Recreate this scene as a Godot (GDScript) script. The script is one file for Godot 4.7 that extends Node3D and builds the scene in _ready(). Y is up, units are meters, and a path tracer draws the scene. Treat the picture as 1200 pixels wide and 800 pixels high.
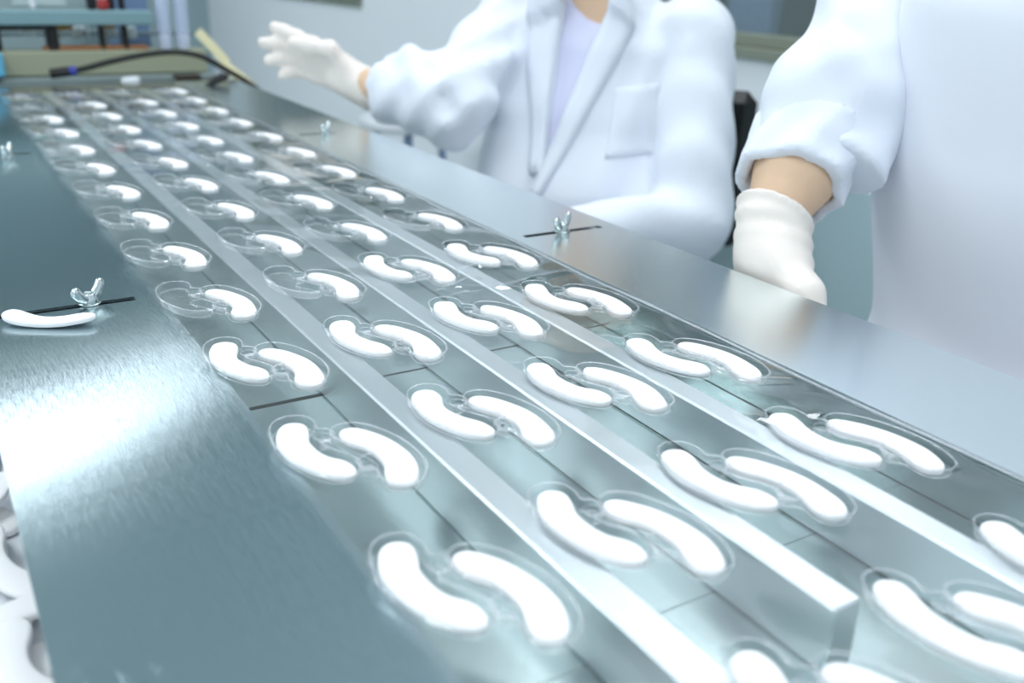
extends Node3D

var M := {}
var taken := {}
var rng := RandomNumberGenerator.new()

# ---------------------------------------------------------------- mesh builder
class MB:
	var v := PackedVector3Array()
	var idx := PackedInt32Array()
	func add(p: Vector3) -> int:
		v.append(p)
		return v.size() - 1
	func tri(a: int, b: int, c: int) -> void:
		idx.append(a); idx.append(b); idx.append(c)
	func quad(a: int, b: int, c: int, d: int) -> void:
		tri(a, b, c); tri(a, c, d)
	func face(a: Vector3, b: Vector3, c: Vector3, d: Vector3) -> void:
		var i := add(a); add(b); add(c); add(d)
		quad(i, i + 1, i + 2, i + 3)
	func mesh(m: Material) -> ArrayMesh:
		var n := PackedVector3Array()
		n.resize(v.size())
		for t in range(0, idx.size(), 3):
			var a := v[idx[t]]; var b := v[idx[t + 1]]; var c := v[idx[t + 2]]
			var f := (c - a).cross(b - a)
			n[idx[t]] += f; n[idx[t + 1]] += f; n[idx[t + 2]] += f
		for i in n.size():
			n[i] = n[i].normalized() if n[i].length_squared() > 1e-24 else Vector3.UP
		var arr := []
		arr.resize(Mesh.ARRAY_MAX)
		arr[Mesh.ARRAY_VERTEX] = v
		arr[Mesh.ARRAY_NORMAL] = n
		arr[Mesh.ARRAY_INDEX] = idx
		var out := ArrayMesh.new()
		out.add_surface_from_arrays(Mesh.PRIMITIVE_TRIANGLES, arr)
		out.surface_set_material(0, m)
		return out
	# box with chamfered edges, flat faces
	func box(center: Vector3, size: Vector3, ch := 0.001, xf := Transform3D.IDENTITY) -> void:
		var h := size / 2.0
		ch = minf(ch, minf(h.x, minf(h.y, h.z)) * 0.9)
		for ax in 3:
			var u := (ax + 1) % 3
			var w := (ax + 2) % 3
			for s in [-1.0, 1.0]:
				var q := []
				for k in [[-1, -1], [1, -1], [1, 1], [-1, 1]]:
					var p := Vector3.ZERO
					p[ax] = s * h[ax]
					p[u] = k[0] * (h[u] - ch)
					p[w] = k[1] * (h[w] - ch)
					q.append(xf * (center + p))
				if s > 0: face(q[0], q[3], q[2], q[1])
				else: face(q[0], q[1], q[2], q[3])
			# edges along ax
			for su in [-1.0, 1.0]:
				for sw in [-1.0, 1.0]:
					var q := []
					for k in [[-1, 0], [1, 0], [1, 1], [-1, 1]]:
						var p := Vector3.ZERO
						p[ax] = k[0] * (h[ax] - ch)
						p[u] = su * (h[u] - (ch if k[1] else 0.0))
						p[w] = sw * (h[w] - (0.0 if k[1] else ch))
						q.append(xf * (center + p))
					if su * sw > 0: face(q[0], q[3], q[2], q[1])
					else: face(q[0], q[1], q[2], q[3])
		for sx in [-1.0, 1.0]:
			for sy in [-1.0, 1.0]:
				for sz in [-1.0, 1.0]:
					var a := xf * (center + Vector3(sx * h.x, sy * (h.y - ch), sz * (h.z - ch)))
					var b := xf * (center + Vector3(sx * (h.x - ch), sy * h.y, sz * (h.z - ch)))
					var c := xf * (center + Vector3(sx * (h.x - ch), sy * (h.y - ch), sz * h.z))
					var i := add(a); add(b); add(c)
					if sx * sy * sz > 0: tri(i, i + 2, i + 1)
					else: tri(i, i + 1, i + 2)
	# rings of equal count joined; loops run so that the outside is on the outside for counter-clockwise rings seen from the end
	func loft(rings: Array, closed := true, flip := false) -> Array:
		var starts := []
		for r in rings:
			starts.append(v.size())
			for p in r: v.append(p)
		for k in range(rings.size() - 1):
			var n: int = rings[k].size()
			for i in range(n if closed else n - 1):
				var j := (i + 1) % n
				var a: int = starts[k] + i
				var b: int = starts[k] + j
				var c: int = starts[k + 1] + j
				var d: int = starts[k + 1] + i
				if flip: quad(a, b, c, d)
				else: quad(a, d, c, b)
		return starts
	func fan(start: int, n: int, center: Vector3, flip := false) -> void:
		var c := add(center)
		for i in n:
			if flip: tri(start + i, c, start + (i + 1) % n)
			else: tri(start + i, start + (i + 1) % n, c)
	func tube(path: Array, r, sides := 10, caps := true) -> void:
		var rings := []
		var up := Vector3.UP
		var n := path.size()
		for i in n:
			var t: Vector3 = (path[mini(i + 1, n - 1)] - path[maxi(i - 1, 0)]).normalized()
			if absf(t.dot(up)) > 0.95: up = Vector3.RIGHT
			var x := up.cross(t).normalized()
			var y := t.cross(x)
			up = y
			var rr: float = r[i] if r is Array else r
			var ring := []
			for k in sides:
				var a := TAU * k / sides
				ring.append(path[i] + (x * cos(a) + y * sin(a)) * rr)
			rings.append(ring)
		var s := loft(rings, true, false)
		if caps:
			fan(s[0], sides, path[0], false)
			fan(s[-1], sides, path[n - 1], true)
	func lathe(profile: Array, sides := 20, xf := Transform3D.IDENTITY) -> void:
		var rings := []
		for p in profile:
			var ring := []
			for k in sides:
				var a := -TAU * k / sides
				ring.append(xf * Vector3(cos(a) * p.x, p.y, sin(a) * p.x))
			rings.append(ring)
		loft(rings, true, false)

# ---------------------------------------------------------------- scene tree helpers
func numbered(called: String) -> String:
	var k: int = taken.get(called, 0)
	taken[called] = k + 1
	return called if k == 0 else "%s_%03d" % [called, k]

func tag(o: Node, label: String, category: String, group := "") -> Node:
	o.set_meta("label", label)
	o.set_meta("category", category)
	if group: o.set_meta("group", group)
	return o

func thing(called: String, label: String, category: String, at := Vector3.ZERO, group := "") -> Node3D:
	var o := Node3D.new()
	o.name = numbered(called)
	add_child(o)
	o.position = at
	tag(o, label, category, group)
	return o

func part(called: String, mb: MB, m: Material, parent: Node) -> MeshInstance3D:
	return part_mesh(called, mb.mesh(m), parent)

func part_mesh(called: String, mesh: Mesh, parent: Node) -> MeshInstance3D:
	var o := MeshInstance3D.new()
	o.mesh = mesh
	o.name = called
	parent.add_child(o, true)
	return o

func solo(called: String, mesh: Mesh, label: String, category: String, at := Vector3.ZERO, group := "") -> MeshInstance3D:
	var o := MeshInstance3D.new()
	o.mesh = mesh
	o.name = numbered(called)
	add_child(o)
	o.position = at
	tag(o, label, category, group)
	return o

func structure(called: String, mb: MB, m: Material) -> MeshInstance3D:
	var o := MeshInstance3D.new()
	o.mesh = mb.mesh(m)
	o.name = called
	add_child(o, true)
	o.set_meta("kind", "structure")
	return o

func mat(c: Color, rough := 0.6, metal := 0.0) -> StandardMaterial3D:
	var m := StandardMaterial3D.new()
	m.albedo_color = c
	m.roughness = rough
	m.metallic = metal
	return m

func noise_tex(freq: float, oct: int, seed_: int, size := 512) -> NoiseTexture2D:
	var n := FastNoiseLite.new()
	n.seed = seed_
	n.noise_type = FastNoiseLite.TYPE_SIMPLEX_SMOOTH
	n.frequency = freq
	n.fractal_octaves = oct
	var t := NoiseTexture2D.new()
	t.width = size
	t.height = size
	t.seamless = true
	t.noise = n
	return t

func brushed(c: Color, rough: float, bump: float, scale: Vector3) -> StandardMaterial3D:
	var m := mat(c, rough, 1.0)
	m.uv1_triplanar = true
	m.uv1_world_triplanar = true
	m.uv1_scale = scale
	m.heightmap_enabled = true
	m.heightmap_texture = M.fine_noise
	m.heightmap_scale = bump
	return m

func materials() -> void:
	M.fine_noise = noise_tex(0.06, 3, 11)
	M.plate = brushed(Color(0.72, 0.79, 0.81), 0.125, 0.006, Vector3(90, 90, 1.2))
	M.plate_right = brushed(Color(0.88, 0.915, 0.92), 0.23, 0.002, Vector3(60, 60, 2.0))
	M.bed = brushed(Color(0.72, 0.785, 0.785), 0.22, 0.003, Vector3(50, 50, 1.5))
	M.rail = brushed(Color(0.86, 0.895, 0.91), 0.36, 0.006, Vector3(120, 120, 3.0))
	M.zinc = mat(Color(0.82, 0.86, 0.86), 0.22, 1.0)
	M.dark_gap = mat(Color(0.02, 0.03, 0.03), 0.8)
	M.film = mat(Color(1, 1, 1, 0.035), 0.06)
	M.film.transparency = BaseMaterial3D.TRANSPARENCY_ALPHA
	M.pocket = mat(Color(1, 1, 1, 0.05), 0.04)
	M.pocket.transparency = BaseMaterial3D.TRANSPARENCY_ALPHA
	M.clear = mat(Color(0.85, 0.9, 1.0, 0.25), 0.08)
	M.clear.transparency = BaseMaterial3D.TRANSPARENCY_ALPHA
	M.pad = mat(Color(0.97, 0.97, 0.975), 0.85)
	M.coat = cloth(Color(0.90, 0.925, 0.965))
	M.coat2 = cloth(Color(0.93, 0.945, 0.98))
	M.shirt = cloth(Color(0.86, 0.87, 0.97))
	M.trousers = cloth(Color(0.16, 0.18, 0.24))
	M.skin = mat(Color(0.87, 0.74, 0.62), 0.5)
	M.skin.subsurf_scatter_enabled = true
	M.skin.subsurf_scatter_strength = 0.04
	M.hair = mat(Color(0.05, 0.045, 0.045), 0.45)
	M.glove = mat(Color(0.93, 0.90, 0.87), 0.45)
	M.wall = mat(Color(0.93, 0.95, 0.97), 0.75)
	M.ceiling = mat(Color(0.88, 0.92, 0.925), 0.85)
	M.floor = mat(Color(0.74, 0.79, 0.79), 0.4)
	M.alu = mat(Color(0.62, 0.64, 0.58), 0.4, 0.6)
	M.pane = mat(Color(0.7, 0.8, 0.8, 0.12), 0.02)
	M.pane.transparency = BaseMaterial3D.TRANSPARENCY_ALPHA
	M.teal_steel = mat(Color(0.75, 0.85, 0.87), 0.5)
	M.black = mat(Color(0.03, 0.035, 0.04), 0.5)
	M.white_plastic = mat(Color(0.88, 0.90, 0.92), 0.5)

func cloth(c: Color) -> StandardMaterial3D:
	var m := mat(c, 0.9)
	m.rim_enabled = true
	m.rim = 0.25
	return m

# ---------------------------------------------------------------- curves
func spline_closed(pts: Array, per: int) -> PackedVector2Array:
	var out := PackedVector2Array()
	var n := pts.size()
	for i in n:
		var a: Vector2 = pts[(i + n - 1) % n]
		var b: Vector2 = pts[i]
		var c: Vector2 = pts[(i + 1) % n]
		var d: Vector2 = pts[(i + 2) % n]
		for k in per:
			out.append(b.cubic_interpolate(c, a, d, float(k) / per))
	return out

func resample(poly: PackedVector2Array, n: int) -> PackedVector2Array:
	var total := 0.0
	for i in poly.size(): total += poly[i].distance_to(poly[(i + 1) % poly.size()])
	var out := PackedVector2Array()
	var step := total / n
	var i := 0
	var done := 0.0
	for k in n:
		var want := step * k
		while done + poly[i].distance_to(poly[(i + 1) % poly.size()]) < want:
			done += poly[i].distance_to(poly[(i + 1) % poly.size()])
			i += 1
		var a := poly[i]
		var b := poly[(i + 1) % poly.size()]
		out.append(a.lerp(b, (want - done) / maxf(a.distance_to(b), 1e-9)))
	return out

func signed_area(p: PackedVector2Array) -> float:
	var s := 0.0
	for i in p.size(): s += p[i].cross(p[(i + 1) % p.size()])
	return s / 2.0

func outward(p: PackedVector2Array) -> PackedVector2Array:
	var out := PackedVector2Array()
	var sgn := signf(signed_area(p))
	for i in p.size():
		var t := (p[(i + 1) % p.size()] - p[(i + p.size() - 1) % p.size()]).normalized()
		out.append(Vector2(t.y, -t.x) * sgn)
	return out

func ring_at(p: PackedVector2Array, nrm: PackedVector2Array, off: float, y: float) -> Array:
	var out := []
	for i in p.size():
		var q := p[i] + nrm[i] * off
		out.append(Vector3(q.x, y, q.y))
	return out

func soft_normals(p: PackedVector2Array) -> PackedVector2Array:
	var nr := outward(p)
	for pass_ in 4:
		var soft := PackedVector2Array()
		for i in nr.size(): soft.append((nr[i] * 2 + nr[(i + 1) % nr.size()] + nr[(i + nr.size() - 1) % nr.size()]).normalized())
		nr = soft
	return nr

# right-hand pad of a pair, in millimetres: x across the film, y along it towards the near end
func pad_outline() -> Array:
	var out := []
	for a in [[-8.5, -34.8], [-3, -34], [2.8, -28], [7.8, -18], [11.3, -6], [12.6, 6], [11.8, 17], [9, 26.5], [4.5, 33], [-1.5, 34.8], [-7, 32], [-9, 26.5], [-7.3, 19], [-4.2, 11], [-3, 3.5], [-3.8, -4.5], [-6.6, -11.5], [-11, -18.5], [-13.3, -25], [-12.3, -31.5]]:
		out.append(Vector2(a[0], a[1]) * 0.001)
	return out

func pad_mesh(k: int, arch := 0.0) -> ArrayMesh:
	rng.seed = 40 + k
	var pts := []
	for p in pad_outline(): pts.append(p * Vector2(rng.randf_range(0.95, 1.03), rng.randf_range(0.985, 1.01)) + Vector2(rng.randf_range(-3, 3), rng.randf_range(-3, 3)) * 0.0001)
	var o := resample(spline_closed(pts, 6), 64)
	var nr := soft_normals(o)
	var mb := MB.new()
	var rings := []
	for l in [[-1.3, 0.0], [-0.25, 0.5], [0.0, 1.4], [0.0, 2.9], [-0.35, 3.7], [-0.9, 4.25], [-1.7, 4.6], [-2.7, 4.75]]:
		rings.append(ring_at(o, nr, l[0] * 0.001, l[1] * 0.001))
	var cw := signed_area(o) > 0
	var s := mb.loft(rings, true, cw)
	fan_to_spine(mb, s[-1], rings[-1], 0.00025, cw)
	fan_to_spine(mb, s[0], rings[0], 0.0, not cw)
	if arch != 0.0:
		for i in mb.v.size():
			var z: float = mb.v[i].z / 0.035
			mb.v[i].y += arch * z * z
	return mb.mesh(M.pad)

# closes a kidney-shaped ring by rings that shrink on to its middle line
func fan_to_spine(mb: MB, start: int, ring: Array, rise: float, flip: bool) -> void:
	var n := ring.size()
	var tip := 0
	for i in n:
		if ring[i].z > ring[tip].z: tip = i
	var mid := []
	for i in n:
		var k := n * 1.0 - float(i) / tip * (n - tip) if i <= tip else float(n - i) / (n - tip) * tip
		var a := int(k) % n
		mid.append(((ring[a] as Vector3).lerp(ring[(a + 1) % n], k - floorf(k)) + ring[i]) / 2.0)
	var before := []
	for i in n: before.append(start + i)
	for t in [0.35, 0.7, 1.0]:
		var now := []
		for i in n: now.append(mb.add((ring[i] as Vector3).lerp(mid[i], t) + Vector3(0, rise * (1.0 - (1.0 - t) * (1.0 - t)), 0)))
		for i in n:
			var j := (i + 1) % n
			if flip: mb.quad(before[i], before[j], now[j], now[i])
			else: mb.quad(before[i], now[i], now[j], before[j])
		before = now

func cap(mb: MB, start: int, poly: PackedVector2Array, up: bool) -> void:
	var t := Geometry2D.triangulate_polygon(poly)
	for i in range(0, t.size(), 3):
		var a := poly[t[i]]
		var b := poly[t[i + 1]]
		var c := poly[t[i + 2]]
		# in x-z seen from above, a clockwise front has positive cross product
		var front := (b - a).cross(c - a) > 0
		if front == up: mb.tri(start + t[i], start + t[i + 1], start + t[i + 2])
		else: mb.tri(start + t[i], start + t[i + 2], start + t[i + 1])

var tray := PackedVector2Array()
func tray_outline() -> void:
	var base := spline_closed(pad_outline(), 6)
	var big: PackedVector2Array = Geometry2D.offset_polygon(base, 0.0032, Geometry2D.JOIN_ROUND)[0]
	var notch := PackedVector2Array()
	for k in 28:
		var a := TAU * k / 28
		notch.append(Vector2(-0.0092, 0.0085) + Vector2(cos(a), sin(a)) * 0.0076)
	var merged: PackedVector2Array = Geometry2D.merge_polygons(big, notch)[0]
	tray = resample(merged, 120)
	# soften the corners that the notch makes
	for pass_ in 2:
		var soft := PackedVector2Array()
		for i in tray.size():
			soft.append(tray[i] * 0.5 + (tray[(i + 1) % tray.size()] + tray[(i + tray.size() - 1) % tray.size()]) * 0.25)
		tray = soft

func pocket_mesh() -> ArrayMesh:
	var nr := soft_normals(tray)
	var mb := MB.new()
	var rings := []
	for l in [[1.6, 0.05], [1.1, 0.35], [0.55, 0.75], [0.1, 0.85], [-0.3, 0.6], [-0.55, 0.05], [-0.75, -1.5], [-0.95, -3.6], [-1.15, -4.9], [-1.6, -5.5], [-2.2, -5.7]]:
		rings.append(ring_at(tray, nr, l[0] * 0.001, l[1] * 0.001))
	var s := mb.loft(rings, true, signed_area(tray) > 0)
	var inner := PackedVector2Array()
	for p in rings[-1]: inner.append(Vector2(p.x, p.z))
	cap(mb, s[-1], inner, true)
	return mb.mesh(M.pocket)

# ---------------------------------------------------------------- layout of the web
const PITCH := 0.084
const STEP := 0.13333
const OFF := [0.0, 0.00465, 0.00914, 0.0139]
func pair_spot(lane: int, k: int, right: bool) -> Vector3:
	var p := Vector3(lane * PITCH + 0.001, 0, -k * STEP - OFF[lane] - 0.004)
	return p if right else p + Vector3(-0.0312, 0, -0.0225)

func seg_dist(p: Vector2, a: Vector2, b: Vector2) -> float:
	var t := clampf((p - a).dot(b - a) / (b - a).length_squared(), 0, 1)
	return p.distance_to(a + (b - a) * t)

func build_film() -> void:
	var film := thing("blister_film", "clear plastic film web with rows of paired kidney-shaped pockets lying over the rails", "plastic film")
	var holes := []
	var rot := PackedVector2Array()
	for p in tray: rot.append(-p)
	var spots := []
	for lane in 4:
		for k in range(-2, 13):
			for right in [false, true]:
				var c := pair_spot(lane, k, right)
				if c.z > 0.3 or c.z < -1.69: continue
				spots.append([c, right])
	# the flat sheet as a fine grid that leaves the pockets open
	var x0 := -0.0495
	var x1 := 0.2735
	var z0 := -1.735
	var z1 := 0.32
	var nx := 110
	var nz := 640
	var noise := FastNoiseLite.new()
	noise.seed = 3
	noise.frequency = 14.0
	noise.fractal_octaves = 2
	var dead := {}
	for s in spots:
		var c: Vector3 = s[0]
		var poly: PackedVector2Array = tray if s[1] else rot
		var i0 := int((c.x - 0.024 - x0) / (x1 - x0) * nx)
		var i1 := int((c.x + 0.024 - x0) / (x1 - x0) * nx) + 1
		var j0 := int((c.z - 0.046 - z0) / (z1 - z0) * nz)
		var j1 := int((c.z + 0.046 - z0) / (z1 - z0) * nz) + 1
		for i in range(maxi(i0, 0), mini(i1, nx)):
			for j in range(maxi(j0, 0), mini(j1, nz)):
				var q := Vector2(x0 + (i + 0.5) / nx * (x1 - x0) - c.x, z0 + (j + 0.5) / nz * (z1 - z0) - c.z)
				if Geometry2D.is_point_in_polygon(q * 0.97, poly): dead[i * 10000 + j] = true
	var creases := [[0.132, -0.375, 0.205, -0.395, 0.005, 0.0022], [0.150, -0.352, 0.190, -0.372, 0.004, 0.0020], [0.205, -0.395, 0.245, -0.380, 0.004, 0.0018], [0.135, -0.318, 0.165, -0.345, 0.004, 0.0016], [0.225, -0.345, 0.265, -0.352, 0.004, 0.0018], [0.060, -0.300, 0.100, -0.285, 0.004, 0.0012], [0.150, -0.335, 0.235, -0.345, 0.004, 0.0016], [0.160, -0.360, 0.225, -0.320, 0.003, 0.0014], [0.186, -0.300, 0.215, -0.330, 0.003, 0.0012],
		[0.244, -0.285, 0.268, -0.262, 0.003, 0.0016], [0.206, -0.215, 0.240, -0.120, 0.003, 0.0014], [0.235, -0.120, 0.262, -0.100, 0.004, 0.0014],
		[0.238, -0.060, 0.255, -0.005, 0.003, 0.002], [0.206, -0.075, 0.236, 0.0, 0.003, 0.0016], [0.05, -0.165, 0.075, -0.150, 0.004, 0.0012],
		[0.125, -0.170, 0.180, -0.165, 0.003, 0.0012], [0.120, -0.205, 0.140, -0.195, 0.003, 0.0012], [0.05, -0.435, 0.1, -0.425, 0.003, 0.0012],
		[0.05, -0.500, 0.1, -0.520, 0.003, 0.0012], [0.125, -0.62, 0.18, -0.60, 0.003, 0.0014], [0.125, -0.76, 0.18, -0.78, 0.003, 0.0014], [0.118, -0.90, 0.16, -1.0, 0.004, 0.0022], [0.128, -0.93, 0.15, -0.92, 0.004, 0.002]]
	var mb := MB.new()
	for i in nx + 1:
		for j in nz + 1:
			var p := Vector2(x0 + float(i) / nx * (x1 - x0), z0 + float(j) / nz * (z1 - z0))
			var loose := 0.0007 + 0.0011 * smoothstep(0.19, 0.25, p.x)
			var y := noise.get_noise_2d(p.x, p.y * 0.7) * loose
			for c in creases:
				if absf(p.y - (c[1] + c[3]) / 2) > 0.09: continue
				var d: float = seg_dist(p, Vector2(c[0], c[1]), Vector2(c[2], c[3])) / c[4]
				y += c[5] * exp(-d * d)
			mb.add(Vector3(p.x, 0.0008 + y, p.y))
	for i in nx:
		for j in nz:
			if dead.has(i * 10000 + j): continue
			var a := i * (nz + 1) + j
			mb.quad(a, a + nz + 1, a + nz + 2, a + 1)
	part("film_sheet", mb, M.film, film)
	# rolled right-hand edge
	var e := MB.new()
	var path := []
	for j in 60: path.append(Vector3(x1 + 0.0004, 0.0012 + 0.0006 * sin(j * 0.9), z0 + (z1 - z0) * j / 59.0))
	e.tube(path, 0.0009, 6)
	part("film_edge", e, M.pocket_edge, film)
	var pm := pocket_mesh()
	var bead := MB.new()
	var bpath := []
	for q in tray: bpath.append(Vector3(q.x, 0.0008, q.y))
	bpath.append(bpath[0])
	bead.tube(bpath, 0.00034, 5, false)
	var tn := soft_normals(tray)
	var low := []
	for i in tray.size(): low.append(Vector3(tray[i].x - tn[i].x * 0.0014, -0.0050, tray[i].y - tn[i].y * 0.0014))
	low.append(low[0])
	bead.tube(low, 0.00028, 4, false)
	for c in [[0.0046, -0.0012], [0.0028, -0.0030]]:
		var loop := []
		for k in 21: loop.append(Vector3(-0.0112 + cos(TAU * k / 20) * c[0], c[1], 0.0085 + sin(TAU * k / 20) * c[0]))
		bead.tube(loop, 0.00026, 4, false)
	var bm := bead.mesh(M.pocket_edge)
	for s in spots:
		var o := part_mesh("blister_pocket", pm, film)
		o.position = s[0] + Vector3(0, 0.0006, 0)
		if not s[1]: o.rotation.y = PI
		part_mesh("pocket_rim", bm, o)

const NTH := ["first", "second", "third", "fourth", "fifth", "sixth", "seventh", "eighth", "ninth", "tenth", "eleventh", "twelfth", "thirteenth", "fourteenth"]
const LANE := ["lane along left plate", "lane between first and middle rails", "lane between middle and third rails", "lane along right plate"]
const FIRST := [0, -1, -1, -1]
const FILLED_LEFT := [2, 2, 3, 3]
const FILLED_RIGHT := [10, 11, 11, 12]

func build_pads() -> void:
	var kinds := [pad_mesh(0), pad_mesh(1), pad_mesh(2), pad_mesh(3)]
	rng.seed = 77
	for lane in 4:
		for k in range(FIRST[lane], FILLED_RIGHT[lane] + 1):
			for right in [true, false]:
				if not right and k > FILLED_LEFT[lane]: continue
				if lane == 3 and k == -1 and right: continue
				var nth: String = NTH[k - FIRST[lane]]
				var o := solo("curved_pad", kinds[rng.randi() % 4], "white pad, %s pocket of %s pair from near end, %s" % ["right" if right else "left", nth, LANE[lane]], "pad",
					pair_spot(lane, k, right) + Vector3(rng.randf_range(-0.0008, 0.0008), -0.0050, rng.randf_range(-0.0015, 0.001)), "white pads in the film pockets")
				o.rotation.y = (0.0 if right else PI) + rng.randf_range(-0.05, 0.05)
	var loose := solo("curved_pad", pad_mesh(9, 0.0026), "loose white curved pad lying over the slot on the left steel plate", "pad", Vector3(-0.1222, -0.0060, -0.431))
	loose.scale = Vector3(0.92, 0.92, 0.92)
	loose.rotation.y = -2.22
	loose.rotation.z = 0.0

# ---------------------------------------------------------------- plates, rails, table
func plate_with_slots(mb: MB, x0: float, x1: float, z0: float, z1: float, top: float, thick: float, slots: Array) -> void:
	# slots: [x0, x1, zc, width], sorted by z; the plate is cut into strips round each
	var y := top - thick / 2
	var z := z0
	for s in slots:
		var a: float = s[2] - s[3] / 2
		var b: float = s[2] + s[3] / 2
		mb.box(Vector3((x0 + x1) / 2, y, (z + a) / 2), Vector3(x1 - x0, thick, a - z), 0.0)
		if s[0] > x0: mb.box(Vector3((x0 + s[0]) / 2, y, s[2]), Vector3(s[0] - x0, thick, s[3]), 0.0)
		if s[1] < x1: mb.box(Vector3((x1 + s[1]) / 2, y, s[2]), Vector3(x1 - s[1], thick, s[3]), 0.0)
		z = b
	mb.box(Vector3((x0 + x1) / 2, y, (z + z1) / 2), Vector3(x1 - x0, thick, z1 - z), 0.0)

const RAILS := [[0.0294, 0.0488, 0.31], [0.1139, 0.1312, 0.0645], [0.1975, 0.2147, 0.31]]
const RAIL_TOP := -0.0066
const BED := -0.041

const LEFT_SLOTS := [[-0.15, -0.058, -1.098, 0.008], [-0.152, -0.058, -0.460, 0.009]]
const RIGHT_SLOTS := [[0.288, 0.345, -1.062, 0.008], [0.290, 0.379, -0.458, 0.008]]

func build_table() -> void:
	var t := thing("packing_table", "long steel packing table with a recessed metal bed under the clear film", "table")
	var tops := [[-0.060, 0.039], [0.039, 0.1225], [0.1225, 0.206], [0.206, 0.285]]
	var seams := [-0.303, -0.312, -0.319, -0.326]
	for n in 4:
		var a: float = tops[n][0]
		var b: float = tops[n][1]
		var w := 0.0055 if n == 0 else 0.0030
		for span in [[-1.74, -1.0], [-1.0 + 0.0006, seams[n] - w / 2], [seams[n] + w / 2, 0.0085 - 0.012 * n], [0.009 - 0.012 * n, 0.40]]:
			var mb := MB.new()
			mb.box(Vector3((a + b) / 2, BED - 0.003, (span[0] + span[1]) / 2), Vector3(b - a - 0.0008, 0.006, span[1] - span[0]), 0.0003)
			part("bed_plate", mb, M.bed, t)
	var f := MB.new()
	f.box(Vector3(0.1150, -0.068, -0.67), Vector3(0.350, 0.04, 2.14), 0.003)
	part("frame", f, M.dark_gap, t)
	for x in [-0.03, 0.23]:
		for z in [-1.65, -0.65, 0.3]:
			var l := MB.new()
			l.box(Vector3(x, -0.44, z), Vector3(0.05, 0.72, 0.05), 0.004)
			part("leg", l, M.zinc, t)
	var wl := MB.new()
	wl.box(Vector3(-0.050, -0.0280, -0.67), Vector3(0.008, 0.0380, 2.14), 0.001)
	part("side_wall", wl, M.bed, t)
	var wr := MB.new()
	wr.box(Vector3(0.2890, -0.0270, -0.67), Vector3(0.007, 0.0410, 2.14), 0.0008)
	part("side_wall", wr, M.bed, t)
	var br := MB.new()
	br.box(Vector3(0.320, -0.029, -0.67), Vector3(0.05, 0.04, 2.14), 0.002)
	part("side_beam", br, M.dark_gap, t)
	var words := ["first long brushed metal rail under the film, nearest the left plate", "middle brushed metal rail whose cut end shows near the lower right", "third brushed metal rail under the film, nearest the right plate"]
	for n in 3:
		var r = RAILS[n]
		var mb := MB.new()
		mb.box(Vector3((r[0] + r[1]) / 2, (RAIL_TOP + BED) / 2 + 0.0002, (r[2] - 1.72) / 2), Vector3(r[1] - r[0], RAIL_TOP - BED - 0.0004, r[2] + 1.72), 0.0012)
		solo("guide_rail", mb.mesh(M.rail), words[n], "rail", Vector3.ZERO, "rails under the film")
	var lp := MB.new()
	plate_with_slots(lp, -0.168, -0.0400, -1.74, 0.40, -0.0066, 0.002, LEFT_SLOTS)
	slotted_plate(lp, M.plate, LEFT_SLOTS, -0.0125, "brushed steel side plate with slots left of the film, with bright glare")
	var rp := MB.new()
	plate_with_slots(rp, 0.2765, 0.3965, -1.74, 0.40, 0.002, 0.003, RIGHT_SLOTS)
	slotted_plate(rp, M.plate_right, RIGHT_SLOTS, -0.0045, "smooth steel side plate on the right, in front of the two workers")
	wing_nut(Vector3(-0.0895, -0.0066, -0.4615), 0.75, "zinc wing nut on the left plate slot beside the loose white pad")
	wing_nut(Vector3(-0.0865, -0.0066, -1.081), 1.2, "distant blurred wing nut on the far left plate slot")
	wing_nut(Vector3(0.333, 0.002, -0.458), 0.55, "zinc wing nut on the right plate slot in front of the seated worker")
	wing_nut(Vector3(0.329, 0.002, -1.062), 0.9, "distant wing nut on the right plate below the raised gloved hand")

func slotted_plate(mb: MB, m: Material, slots: Array, y: float, label: String) -> void:
	var o := thing("side_plate", label, "plate")
	part("plate_sheet", mb, m, o)
	for q in slots:
		var c := MB.new()
		c.box(Vector3((q[0] + q[1]) / 2, y, q[2]), Vector3(q[1] - q[0] + 0.002, 0.002, 0.03), 0.0)
		part("slot_channel", c, M.dark_gap, o)

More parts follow.
